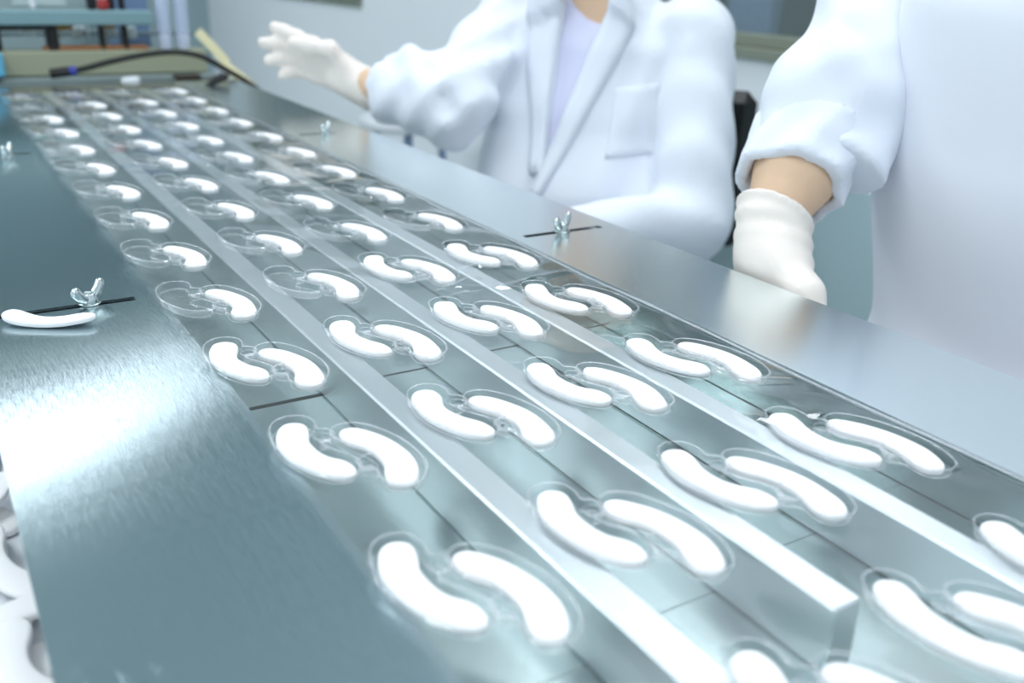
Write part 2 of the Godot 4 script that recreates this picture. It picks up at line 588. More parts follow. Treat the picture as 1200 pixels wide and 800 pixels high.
func wing_nut(at: Vector3, turn: float, label: String) -> void:
	var o := thing("wing_nut", label, "wing nut", at, "wing nuts on the side plates")
	o.rotation.y = turn
	var w := MB.new()
	w.lathe([Vector2(0.0022, 0.0), Vector2(0.0078, 0.0), Vector2(0.008, 0.0004), Vector2(0.008, 0.0011), Vector2(0.0076, 0.0014), Vector2(0.003, 0.0014)], 24)
	part("washer", w, M.zinc, o)
	var h := MB.new()
	h.lathe([Vector2(0.0058, 0.0014), Vector2(0.0060, 0.0022), Vector2(0.0055, 0.005), Vector2(0.0046, 0.0078), Vector2(0.0042, 0.0084), Vector2(0.0030, 0.0084)], 20)
	part("hub", h, M.zinc, o)
	var b := MB.new()
	b.lathe([Vector2(0.0030, 0.0), Vector2(0.0030, 0.0094), Vector2(0.0026, 0.0099), Vector2(0.0, 0.0099)], 16)
	part("bolt", b, M.zinc, o)
	for s in [-1.0, 1.0]:
		var m := MB.new()
		var rings := []
		for q in [[0.0038, 0.0044, 0.0042, 0.0034], [0.0075, 0.0060, 0.0044, 0.0033], [0.0108, 0.0092, 0.0044, 0.0032], [0.0135, 0.0128, 0.0042, 0.0031], [0.0147, 0.0147, 0.0034, 0.0024], [0.0151, 0.0155, 0.0014, 0.0010]]:
			var ring := []
			for k in 14:
				var a := TAU * k / 14
				var dir := Vector2(0.55, 0.835)
				var nrm := Vector2(-dir.y, dir.x)
				var c: Vector2 = Vector2(q[0], q[1]) + nrm * cos(a) * q[2]
				ring.append(Vector3(c.x * s, c.y, sin(a) * q[3] * s))
			rings.append(ring)
		var st := m.loft(rings, true, true)
		m.fan(st[-1], 14, (rings[-1][0] + rings[-1][7]) / 2, false)
		part("wing", m, M.zinc, o)

func build_bin() -> void:
	var o := thing("pad_bin", "white plastic bin full of loose white pads below the left plate edge", "bin")
	var mb := MB.new()
	var x0 := -0.46
	var x1 := -0.075
	var z0 := -0.42
	var z1 := 0.16
	mb.box(Vector3((x0 + x1) / 2, -0.142, (z0 + z1) / 2), Vector3(x1 - x0, 0.004, z1 - z0), 0.001)
	for x in [x0, x1]: mb.box(Vector3(x, -0.085, (z0 + z1) / 2), Vector3(0.004, 0.11, z1 - z0), 0.001)
	for z in [z0, z1]: mb.box(Vector3((x0 + x1) / 2, -0.085, z), Vector3(x1 - x0, 0.11, 0.004), 0.001)
	part("tub", mb, M.white_plastic, o)
	var fill := MB.new()
	fill.box(Vector3((x0 + x1) / 2, -0.108, (z0 + z1) / 2), Vector3(x1 - x0 - 0.006, 0.064, z1 - z0 - 0.006), 0.004)
	part("bag_of_pads", fill, M.white_plastic, o)
	var st := thing("side_stand", "low steel stand that carries the white bin beside the table", "stand")
	var tb := MB.new()
	tb.box(Vector3((x0 + x1) / 2, -0.154, (z0 + z1) / 2), Vector3(0.40, 0.02, 0.60), 0.003)
	part("stand_top", tb, M.zinc, st)
	for x in [-0.44, -0.10]:
		for z in [-0.40, 0.14]:
			var l := MB.new()
			l.box(Vector3(x, -0.482, z), Vector3(0.03, 0.636, 0.03), 0.002)
			part("leg", l, M.zinc, st)
	var kinds := [pad_mesh(20), pad_mesh(21), pad_mesh(22)]
	rng.seed = 9
	var n := 0
	for layer in 2:
		for i in 7:
			for j in 3:
				var p := Vector3(-0.128 - j * 0.054 + rng.randf_range(-0.012, 0.012), -0.0735 + layer * 0.0115 + rng.randf_range(-0.002, 0.002), -0.360 + i * 0.060 + rng.randf_range(-0.018, 0.018))
				p.x = minf(p.x, -0.118)
				p.z = clampf(p.z, -0.378, 0.118)
				var pad := solo("loose_pad", kinds[n % 3], "white curved pad heaped with many others in the bin beside left plate", "pad", p, "loose white pads heaped in the bin")
				pad.basis = Basis.from_euler(Vector3(rng.randf_range(-0.16, 0.16), rng.randf_range(0, TAU), rng.randf_range(-0.2, 0.2) + (PI if n % 4 == 1 else 0.0)))
				n += 1

# ---------------------------------------------------------------- bodies: distance fields meshed as surface nets
static func cap_d(p: Vector3, a: Vector3, b: Vector3, ra: float, rb: float) -> float:
	var ab := b - a
	var t := clampf((p - a).dot(ab) / ab.length_squared(), 0.0, 1.0)
	return p.distance_to(a + ab * t) - lerpf(ra, rb, t)

static func smin(a: float, b: float, k: float) -> float:
	var h := maxf(k - absf(a - b), 0.0) / k
	return minf(a, b) - h * h * k * 0.25

static func caps_d(p: Vector3, caps: Array, k: float) -> float:
	var d := 1e3
	for c in caps: d = smin(d, cap_d(p, c[0], c[1], c[2], c[3]), k)
	return d

# frame: {o, u, w}; sections sorted from the top: [v, cu, cw, a, b]
static func torso_d(p: Vector3, fr: Dictionary, sec: Array, grow: float) -> float:
	var q: Vector3 = p - fr.o
	var u := q.dot(fr.u)
	var v := q.y
	var w := q.dot(fr.w)
	var n := sec.size()
	var i := 0
	while i < n - 2 and v < sec[i + 1][0]: i += 1
	var s0: Array = sec[i]
	var s1: Array = sec[i + 1]
	var t := clampf((v - s0[0]) / (s1[0] - s0[0]), 0.0, 1.0)
	t = t * t * (3.0 - 2.0 * t) * 0.5 + t * 0.5
	var a := lerpf(s0[3], s1[3], t) + grow
	var b := lerpf(s0[4], s1[4], t) + grow
	var x := (u - lerpf(s0[1], s1[1], t)) / a
	var z := (w - lerpf(s0[2], s1[2], t)) / b
	var r := pow(pow(absf(x), 2.4) + pow(absf(z), 2.4), 1.0 / 2.4)
	var d := (r - 1.0) * minf(a, b)
	return maxf(d, maxf(v - sec[0][0] - grow, sec[n - 1][0] - grow - v))

func nets(f: Callable, lo: Vector3, hi: Vector3, cell: float, m: Material) -> ArrayMesh:
	var B := 4
	var bn := Vector3i(((hi - lo) / (cell * B)).ceil())
	var nx := bn.x * B + 1
	var ny := bn.y * B + 1
	var nz := bn.z * B + 1
	var vals := PackedFloat32Array()
	vals.resize(nx * ny * nz)
	vals.fill(1.0)
	var done := PackedByteArray()
	done.resize(nx * ny * nz)
	var near := []
	var reach := cell * B * 0.87 * 1.5 + cell
	for bx in bn.x:
		for by in bn.y:
			for bz in bn.z:
				var d: float = f.call(lo + Vector3(bx + 0.5, by + 0.5, bz + 0.5) * cell * B)
				if absf(d) < reach: near.append(Vector3i(bx, by, bz) * B)
				elif d < 0:
					for i in B + 1:
						for j in B + 1:
							for k in B + 1: vals[((bx * B + i) * ny + by * B + j) * nz + bz * B + k] = -1.0
	for b in near:
		for i in B + 1:
			for j in B + 1:
				for k in B + 1:
					var at: int = ((b.x + i) * ny + b.y + j) * nz + b.z + k
					if done[at]: continue
					done[at] = 1
					vals[at] = f.call(lo + Vector3(b.x + i, b.y + j, b.z + k) * cell)
	var mb := MB.new()
	var vid := {}
	var sx := ny * nz
	var offs := [0, sx, nz, sx + nz, 1, sx + 1, nz + 1, sx + nz + 1]
	var cor := [Vector3(0, 0, 0), Vector3(1, 0, 0), Vector3(0, 1, 0), Vector3(1, 1, 0), Vector3(0, 0, 1), Vector3(1, 0, 1), Vector3(0, 1, 1), Vector3(1, 1, 1)]
	var edges := [[0, 1], [2, 3], [4, 5], [6, 7], [0, 2], [1, 3], [4, 6], [5, 7], [0, 4], [1, 5], [2, 6], [3, 7]]
	for b in near:
		for i in B:
			for j in B:
				for k in B:
					var at: int = ((b.x + i) * ny + b.y + j) * nz + b.z + k
					var neg := 0
					for o in offs:
						if vals[at + o] < 0.0: neg += 1
					if neg == 0 or neg == 8: continue
					var sum := Vector3.ZERO
					var n := 0
					for e in edges:
						var d0 := vals[at + offs[e[0]]]
						var d1 := vals[at + offs[e[1]]]
						if (d0 < 0.0) != (d1 < 0.0):
							sum += (cor[e[0]] as Vector3).lerp(cor[e[1]], d0 / (d0 - d1))
							n += 1
					vid[at] = mb.add(lo + (Vector3(b.x + i, b.y + j, b.z + k) + sum / n) * cell)
	var axes := [[sx, nz, 1], [nz, 1, sx], [1, sx, nz]]
	for at in vid:
		for ax in axes:
			var d0 := vals[at]
			var d1 := vals[at + ax[0]]
			if (d0 < 0.0) == (d1 < 0.0): continue
			var p: int = at - ax[1] - ax[2]
			var q: int = at - ax[2]
			var s: int = at - ax[1]
			if not (vid.has(p) and vid.has(q) and vid.has(s)): continue
			if d0 < 0.0: mb.quad(vid[p], vid[s], vid[at], vid[q])
			else: mb.quad(vid[p], vid[q], vid[at], vid[s])
	return mb.mesh(m)

# a sheet of cloth that lies on a field: rows of [u, v] pairs between two edges, seen from the front of the body
func shell(f: Callable, fr: Dictionary, left: Array, right: Array, n: int, lift: float, m: Material, from := 0.42) -> ArrayMesh:
	var mb := MB.new()
	var rows := left.size()
	var top := []
	var low := []
	for r in rows:
		for k in n + 1:
			var t := float(k) / n
			var uv := Vector2(left[r][0], left[r][1]).lerp(Vector2(right[r][0], right[r][1]), t)
			var p: Vector3 = fr.o + fr.u * uv.x + Vector3.UP * uv.y + fr.w * from
			var gone := 0.0
			for s in 60:
				var d: float = f.call(p)
				if d < 0.0006 or gone > from - 0.10: break
				gone += clampf(d * 0.7, 0.0005, 0.04)
				p -= fr.w * clampf(d * 0.7, 0.0005, 0.04)
			var edge := minf(minf(t, 1 - t) * n, 1.0)
			top.append(mb.add(p + fr.w * lift * (0.55 + 0.45 * edge)))
			low.append(mb.add(p - fr.w * 0.004))
	for r in rows - 1:
		for k in n:
			var a := r * (n + 1) + k
			var b := a + n + 1
			mb.quad(top[a], top[b], top[b + 1], top[a + 1])
	for r in rows - 1:
		var a := r * (n + 1)
		mb.quad(low[a], low[a + n + 1], top[a + n + 1], top[a])
		mb.quad(top[a + n], top[a + 2 * n + 1], low[a + 2 * n + 1], low[a + n])
	for k in n:
		mb.quad(top[k + 1], low[k + 1], low[k], top[k])
		var a := (rows - 1) * (n + 1) + k
		mb.quad(top[a], low[a], low[a + 1], top[a + 1])
	return mb.mesh(m)

func dense(pts: Array, per: int) -> Array:
	var out := []
	for i in pts.size() - 1:
		for k in per:
			var t := float(k) / per
			out.append([lerpf(pts[i][0], pts[i + 1][0], t), lerpf(pts[i][1], pts[i + 1][1], t)])
	out.append(pts[-1])
	return out

# capsules of a hand: wrist, towards the fingers, back of the hand, thumb side
func hand(w: Vector3, f: Vector3, up: Vector3, side: Vector3, bends: Array, thumb_dir: Vector3, size := 1.0) -> Array:
	var out := []
	var across := [0.031, 0.011, -0.010, -0.029]
	var lens := [0.074, 0.082, 0.076, 0.061]
	var knuck := [0.088, 0.092, 0.087, 0.079]
	for i in 4:
		var k: Vector3 = w + (f * knuck[i] + side * across[i]) * size
		out.append([w + (f * 0.012 + side * across[i] * 0.55) * size, k, 0.0155 * size, 0.0125 * size])
		var p := k
		var r := 0.0105 * size * (0.88 if i == 3 else 1.0)
		var turn := 0.0
		for s in 3:
			turn += bends[i] * [0.8, 1.1, 0.7][s]
			var dir := f * cos(turn) - up * sin(turn)
			var q: Vector3 = p + dir * lens[i] * [0.45, 0.31, 0.24][s] * size
			out.append([p, q, r, r * 0.92])
			p = q
			r *= 0.92
	var t0 := w + (f * 0.025 + side * 0.022 - up * 0.004) * size
	var t1 := t0 + (f * 0.6 + side * 0.6 - up * 0.15).normalized() * 0.038 * size
	var t2 := t1 + thumb_dir * 0.033 * size
	var t3 := t2 + (thumb_dir + f * 0.25).normalized() * 0.027 * size
	out.append([w + f * 0.01 * size, t0, 0.016 * size, 0.0155 * size])
	out.append([t0, t1, 0.0155 * size, 0.0125 * size])
	out.append([t1, t2, 0.0122 * size, 0.0112 * size])
	out.append([t2, t3, 0.0112 * size, 0.0092 * size])
	return out

static func head_d(p: Vector3, c: Vector3, fr: Dictionary) -> float:
	var q := p - c
	var x := q.dot(fr.u)
	var y := q.y
	var z := q.dot(fr.w)
	var skull := (Vector3(x / 0.078, (y - 0.02) / 0.098, (z + 0.012) / 0.098).length() - 1.0) * 0.078
	var jaw := (Vector3(x / 0.060, (y + 0.055) / 0.062, (z - 0.022) / 0.066).length() - 1.0) * 0.060
	var d := smin(skull, jaw, 0.05)
	d = smin(d, cap_d(Vector3(x, y, z), Vector3(0, 0.005, 0.086), Vector3(0, -0.030, 0.104), 0.008, 0.013), 0.014)
	for s in [-1.0, 1.0]:
		d = smin(d, cap_d(Vector3(x, y, z), Vector3(s * 0.079, 0.018, -0.005), Vector3(s * 0.077, -0.03, 0.004), 0.014, 0.009), 0.008)
		d = maxf(d, -(Vector3(x - s * 0.031, y - 0.012, z - 0.096).length() - 0.015))
		d = minf(d, Vector3(x - s * 0.031, y - 0.010, z - 0.076).length() - 0.0125)
	d = smin(d, cap_d(Vector3(x, y, z), Vector3(-0.018, -0.062, 0.082), Vector3(0.018, -0.062, 0.082), 0.006, 0.006), 0.008)
	return d

func head_parts(root: Node3D, c: Vector3, fr: Dictionary) -> void:
	var hf := func(p: Vector3) -> float:
		var q: Vector3 = p - c
		var x := q.dot(fr.u)
		var z := q.dot(fr.w)
		var d := (Vector3(x / 0.090, (q.y - 0.026) / 0.106, (z + 0.016) / 0.108).length() - 1.0) * 0.088
		return maxf(d, minf(z - 0.045 - 0.0 * q.y, 0.055 - q.y) if q.y > -0.06 else maxf(z + 0.02, -0.10 - q.y))
	part_mesh("hair", nets(hf, c - Vector3(0.14, 0.12, 0.14), c + Vector3(0.14, 0.16, 0.14), 0.007, M.hair), root)

func relief(n: FastNoiseLite, p: Vector3, amp: float) -> float:
	return n.get_noise_3dv(p) * amp

func fold_noise(seed_: int, freq: float) -> FastNoiseLite:
	var n := FastNoiseLite.new()
	n.seed = seed_
	n.noise_type = FastNoiseLite.TYPE_SIMPLEX_SMOOTH
	n.frequency = freq
	n.fractal_octaves = 2
	return n

func frame_of(o: Vector3, facing: Vector3) -> Dictionary:
	var w := facing.normalized()
	return {"o": o, "w": w, "u": w.cross(Vector3.UP) * -1.0}

# seated worker with the raised glove
const CREASES := [
	[Vector3(0.520, 0.117, -1.184), Vector3(0.503, 0.061, -1.092), 0.012, 0.015], [Vector3(0.503, 0.061, -1.092), Vector3(0.514, 0.005, -1.046), 0.012, 0.015], [Vector3(0.514, 0.083, -1.096), Vector3(0.522, 0.028, -1.039), -0.012, 0.013], [Vector3(0.485, 0.093, -1.194), Vector3(0.487, 0.026, -1.149), -0.008, 0.011],
	[Vector3(0.862, 0.136, -0.901), Vector3(0.783, 0.019, -0.832), 0.008, 0.014], [Vector3(0.898, 0.151, -0.860), Vector3(0.816, -0.034, -0.761), 0.009, 0.016], [Vector3(0.738, -0.078, -0.790), Vector3(0.837, -0.047, -0.742), 0.009, 0.013], [Vector3(0.736, -0.098, -0.769), Vector3(0.814, -0.078, -0.729), -0.007, 0.010],
	[Vector3(0.823, 0.163, -0.976), Vector3(0.771, 0.076, -0.942), 0.008, 0.012], [Vector3(0.844, 0.146, -0.942), Vector3(0.782, 0.061, -0.903), 0.007, 0.010], [Vector3(0.677, 0.134, -1.118), Vector3(0.604, -0.052, -1.014), 0.007, 0.013], [Vector3(0.659, 0.105, -1.142), Vector3(0.598, -0.031, -1.053), -0.006, 0.011],
]
func build_worker_a() -> void:
	var fr := frame_of(Vector3(0.831, 0.189, -1.11), Vector3(-0.82, 0, 0.57))
	var o: Vector3 = fr.o
	var U: Vector3 = fr.u
	var W: Vector3 = fr.w
	var at := func(u: float, v: float, w: float) -> Vector3: return o + U * u + Vector3.UP * v + W * w
	var sec := [[0.03, 0.02, -0.005, 0.066, 0.066], [-0.02, 0.015, -0.005, 0.105, 0.085], [-0.075, 0.012, 0.0, 0.165, 0.105], [-0.19, 0.01, 0.03, 0.165, 0.115], [-0.30, 0.005, 0.075, 0.160, 0.120], [-0.42, 0.0, 0.06, 0.175, 0.13], [-0.58, 0.0, 0.02, 0.185, 0.14]]
	var sr: Vector3 = at.call(-0.155, -0.055, 0.0)
	var er := Vector3(0.552, 0.030, -1.100)
	var wr := Vector3(0.468, 0.046, -1.272)
	var sl: Vector3 = at.call(0.175, -0.055, 0.0)
	var el := Vector3(0.852, -0.135, -0.835)
	var wl := Vector3(0.655, -0.128, -0.868)
	var root := thing("person", "seated worker in an open white lab coat, right gloved hand raised beyond the plate", "person", Vector3(o.x, -0.8, o.z))
	var shift := Vector3(-o.x, 0.8, -o.z)
	var legs := []
	for s in [-1.0, 1.0]:
		var hip: Vector3 = at.call(s * 0.09, -0.53, 0.02)
		var knee: Vector3 = at.call(s * 0.11, -0.49, 0.44)
		var foot: Vector3 = at.call(s * 0.11, -0.905, 0.40)
		legs.append([hip, knee, 0.085, 0.062])
		legs.append([knee, foot, 0.058, 0.042])
		legs.append([foot + Vector3(0, -0.045, 0), foot + W * 0.13 + Vector3(0, -0.05, 0), 0.036, 0.030])
	var hc: Vector3 = at.call(0.02, 0.185, 0.03)
	var arms := [[sr, er, 0.045, 0.037], [er, wr, 0.036, 0.027], [sl, el, 0.045, 0.037], [el, wl, 0.036, 0.027]]
	var skin_caps := arms.duplicate()
	skin_caps.append([at.call(0.02, -0.06, -0.01), at.call(0.02, 0.12, 0.01), 0.055, 0.050])
	var body := func(p: Vector3) -> float:
		var d: float = torso_d(p, fr, sec, -0.02)
		d = smin(d, caps_d(p, skin_caps, 0.03), 0.04)
		if p.y < 0.0: d = smin(d, caps_d(p, legs, 0.03) + 0.008, 0.03)
		return smin(d, head_d(p, hc, fr), 0.03)
	place(part_mesh("body", nets(body, Vector3(0.25, -0.8, -1.45), Vector3(1.1, 0.55, -0.65), 0.0095, M.skin), root), shift)
	var hairs := Node3D.new()
	hairs.name = "head_hair"
	root.add_child(hairs)
	hairs.position = shift
	head_parts(hairs, hc, fr)
	# shirt under the coat
	var shirt := func(p: Vector3) -> float:
		var q: Vector3 = p - o
		var scoop := q.y + 0.035 - 9.0 * pow(q.dot(U) - 0.045, 2.0)
		return maxf(torso_d(p, fr, sec, -0.006), maxf(scoop, -0.50 - q.y))
	place(part_mesh("shirt", nets(shirt, Vector3(0.55, -0.36, -1.36), Vector3(1.05, 0.2, -0.86), 0.009, M.shirt), root), shift)
	var trou := func(p: Vector3) -> float:
		return maxf(smin(caps_d(p, legs.filter(func(c): return c[2] > 0.05), 0.04), torso_d(p, fr, sec, 0.0) , 0.04), p.y + 0.22)
	place(part_mesh("trousers", nets(trou, Vector3(0.25, -0.78, -1.45), Vector3(1.1, -0.2, -0.65), 0.014, M.trousers), root), shift)
	# coat
	var n1 := fold_noise(21, 5.0)
	var sleeve_r := [[sr, er, 0.070, 0.062], [er, wr.lerp(er, 0.10), 0.062, 0.054]]
	var sleeve_l := [[sl, el, 0.070, 0.062], [el, wl, 0.054, 0.038]]
	var tails := [[at.call(-0.10, -0.50, 0.06), at.call(-0.12, -0.46, 0.34), 0.105, 0.085], [at.call(0.10, -0.50, 0.06), at.call(0.12, -0.46, 0.34), 0.105, 0.085]]
	var cuff_dir := (wr - er).normalized()
	var cuff_at := wr.lerp(er, 0.33)
	var coat := func(p: Vector3) -> float:
		var q: Vector3 = p - o
		var u := q.dot(U)
		var d: float = torso_d(p, fr, sec, 0.006)
		# drawn-in cloth from shoulder to belly
		d += (0.008 * pow(absf(sin(u * 38.0 - q.y * 12.0)), 1.6) - 0.004) * clampf((u - 0.06) * 12.0, 0.0, 1.0) + 0.004 * sin(u * 80.0) * clampf((-u - 0.07) * 10.0, 0.0, 1.0)
		var rd := caps_d(p, sleeve_r, 0.03)
		var tr := clampf((p - er).dot(cuff_dir) / 0.19, -1.0, 1.0)
		rd += (0.010 * pow(absf(sin((p - er).dot(cuff_dir) * 42.0 + p.y * 34.0 + 1.4)), 1.7) - 0.004) * (1.0 - 0.75 * maxf(tr, 0.0)) + relief(n1, p * 1.6, 0.003)
		# a pleat that stands up at the elbow
		rd = smin(rd, cap_d(p, er + Vector3(-0.035, 0.062, -0.06), er + Vector3(-0.01, 0.02, -0.015), 0.013, 0.03), 0.03)
		rd = smin(rd, cap_d(p, er + Vector3(0.0, -0.055, 0.03), er, 0.012, 0.05), 0.04)
		var ld := caps_d(p, sleeve_l, 0.03)
		if (p - cuff_at).dot(cuff_dir) > -0.06 and p.distance_to(cuff_at) < 0.15:
			rd = maxf(rd, (p - cuff_at).dot(cuff_dir))
			rd = maxf(rd, -cap_d(p, cuff_at - cuff_dir * 0.03, cuff_at + cuff_dir * 0.2, 0.030, 0.042))
		ld += 0.006 * pow(absf(sin(p.y * 13.0 + (p.x - p.z) * 26.0 + 0.7)), 1.7) - 0.003 + relief(n1, p * 1.3, 0.003)
		d = smin(d, rd, 0.025)
		d = smin(d, ld, 0.018)
		d = smin(d, caps_d(p, tails, 0.06), 0.05)
		d += relief(n1, Vector3(p.x, p.y * 0.5, p.z), 0.007)
		for c in CREASES:
			var cw: float = cap_d(p, c[0], c[1], 0.0, 0.0)
			if cw < 0.06: d -= c[2] * exp(-cw * cw / (c[3] * c[3]))
		# open front: a wedge between the lapels
		var wl_ := lerpf(-0.008, -0.024, clampf((q.y + 0.26) / 0.28, 0.0, 1.0))
		var wr_ := lerpf(-0.008, 0.070, clampf((q.y + 0.26) / 0.28, 0.0, 1.3))
		var wedge := maxf(maxf(wl_ - u, u - wr_), maxf(-q.dot(W) + 0.02, -0.26 - q.y))
		d = maxf(d, -wedge)
		# neck opening and the open cuff
		d = maxf(d, -cap_d(p, at.call(0.02, -0.03, 0.01), at.call(0.02, 0.1, 0.02), 0.060, 0.085))
		return d
	var cm := part_mesh("lab_coat", nets(coat, Vector3(0.38, -0.46, -1.42), Vector3(1.12, 0.28, -0.66), 0.0085, M.coat), root)
	place(cm, shift)
	var bare := func(p: Vector3) -> float: return minf(torso_d(p, fr, sec, 0.008) + relief(n1, Vector3(p.x, p.y * 0.5, p.z), 0.007), 1e3)
	var la := shell(bare, fr, dense([[-0.070, 0.030], [-0.078, -0.024], [-0.071, -0.105], [-0.046, -0.171], [-0.030, -0.262]], 6), dense([[-0.018, 0.030], [-0.021, -0.02], [-0.019, -0.085], [-0.017, -0.150], [-0.006, -0.262]], 6), 6, 0.011, M.coat)
	place(part_mesh("lapel", la, root), shift)
	var lb := shell(bare, fr, dense([[0.070, 0.030], [0.058, -0.01], [0.036, -0.082], [0.008, -0.190], [-0.022, -0.300]], 6), dense([[0.094, 0.030], [0.106, -0.030], [0.086, -0.082], [0.046, -0.182], [-0.004, -0.302]], 6), 6, 0.012, M.coat)
	place(part_mesh("lapel", lb, root), shift)
	var pk := shell(coat, fr, dense([[0.086, -0.127], [0.088, -0.18], [0.091, -0.232]], 5), dense([[0.152, -0.118], [0.154, -0.17], [0.156, -0.224]], 5), 7, 0.0022, M.coat)
	place(part_mesh("breast_pocket", pk, root), shift)
	# gloves
	var hd := (Vector3(0.343, 0.121, -1.412) - wr).normalized()
	var towards := Vector3(-0.10, 0.80, 0.55)
	var hside := (towards - hd * towards.dot(hd)).normalized()
	var hup := hd.cross(hside).normalized()
	var hc1 := hand(wr, hd, hup, hside, [0.04, 0.24, 0.36, 0.44], (hd * 0.90 - hside * 0.10 - hup * 0.35).normalized(), 1.0)
	hc1.append([wr - hd * 0.030, wr + hd * 0.02, 0.034, 0.030])
	var gf := func(p: Vector3) -> float: return caps_d(p, hc1, 0.010) - 0.001
	place(part_mesh("glove", nets(gf, wr - Vector3(0.24, 0.13, 0.24), wr + Vector3(0.12, 0.19, 0.12), 0.0035, M.glove), root), shift)
	var gd := (Vector3(0.56, -0.118, -0.90) - wl).normalized()
	var hc2 := hand(wl, gd, Vector3.UP, Vector3(0, 1, 0).cross(gd).normalized() * -1.0, [0.25, 0.25, 0.3, 0.3], (gd * 0.8 - Vector3(0, 0.3, 0)).normalized(), 0.95)
	var gf2 := func(p: Vector3) -> float: return caps_d(p, hc2, 0.010)
	place(part_mesh("glove", nets(gf2, wl - Vector3(0.22, 0.12, 0.2), wl + Vector3(0.08, 0.1, 0.16), 0.005, M.glove), root), shift)
	# chair
	var ch := thing("office_chair", "black office chair behind the seated worker, its backrest edge showing between both workers", "chair", Vector3(o.x + 0.02, -0.8, o.z))
	var cs := Vector3(-o.x - 0.02, 0.8, -o.z)
	var seat := MB.new()
	var xf := Transform3D(Basis(U, Vector3.UP, -W), at.call(0, -0.70, 0.03) + cs)
	seat.box(Vector3.ZERO, Vector3(0.46, 0.06, 0.44), 0.02, xf)
	part("seat", seat, M.black, ch)
	var back := MB.new()
	back.box(Vector3.ZERO, Vector3(0.44, 0.30, 0.045), 0.02, Transform3D(Basis(U, Vector3.UP, -W), at.call(0.035, -0.305, -0.235) + cs))
	part("backrest", back, M.black, ch)
	var post := MB.new()
	post.tube([at.call(0, -0.73, 0.0) + cs, at.call(0, -0.93, 0.0) + cs], 0.025, 12)
	post.tube([at.call(0, -0.72, -0.1) + cs, at.call(0, -0.68, -0.25) + cs, at.call(0.02, -0.4, -0.265) + cs], 0.014, 10)
	part("post", post, M.black, ch)
	for k in 5:
		var a := TAU * k / 5
		var leg := MB.new()
		leg.tube([at.call(0, -0.925, 0.0) + cs, at.call(cos(a) * 0.26, -0.955, sin(a) * 0.26) + cs], [0.02, 0.014], 8)
		leg.tube([at.call(cos(a) * 0.26 - 0.012, -0.962, sin(a) * 0.26) + cs, at.call(cos(a) * 0.26 + 0.012, -0.962, sin(a) * 0.26) + cs], 0.026, 14)
		part("leg", leg, M.black, ch)

func place(o: Node3D, shift: Vector3) -> void:
	o.position = shift

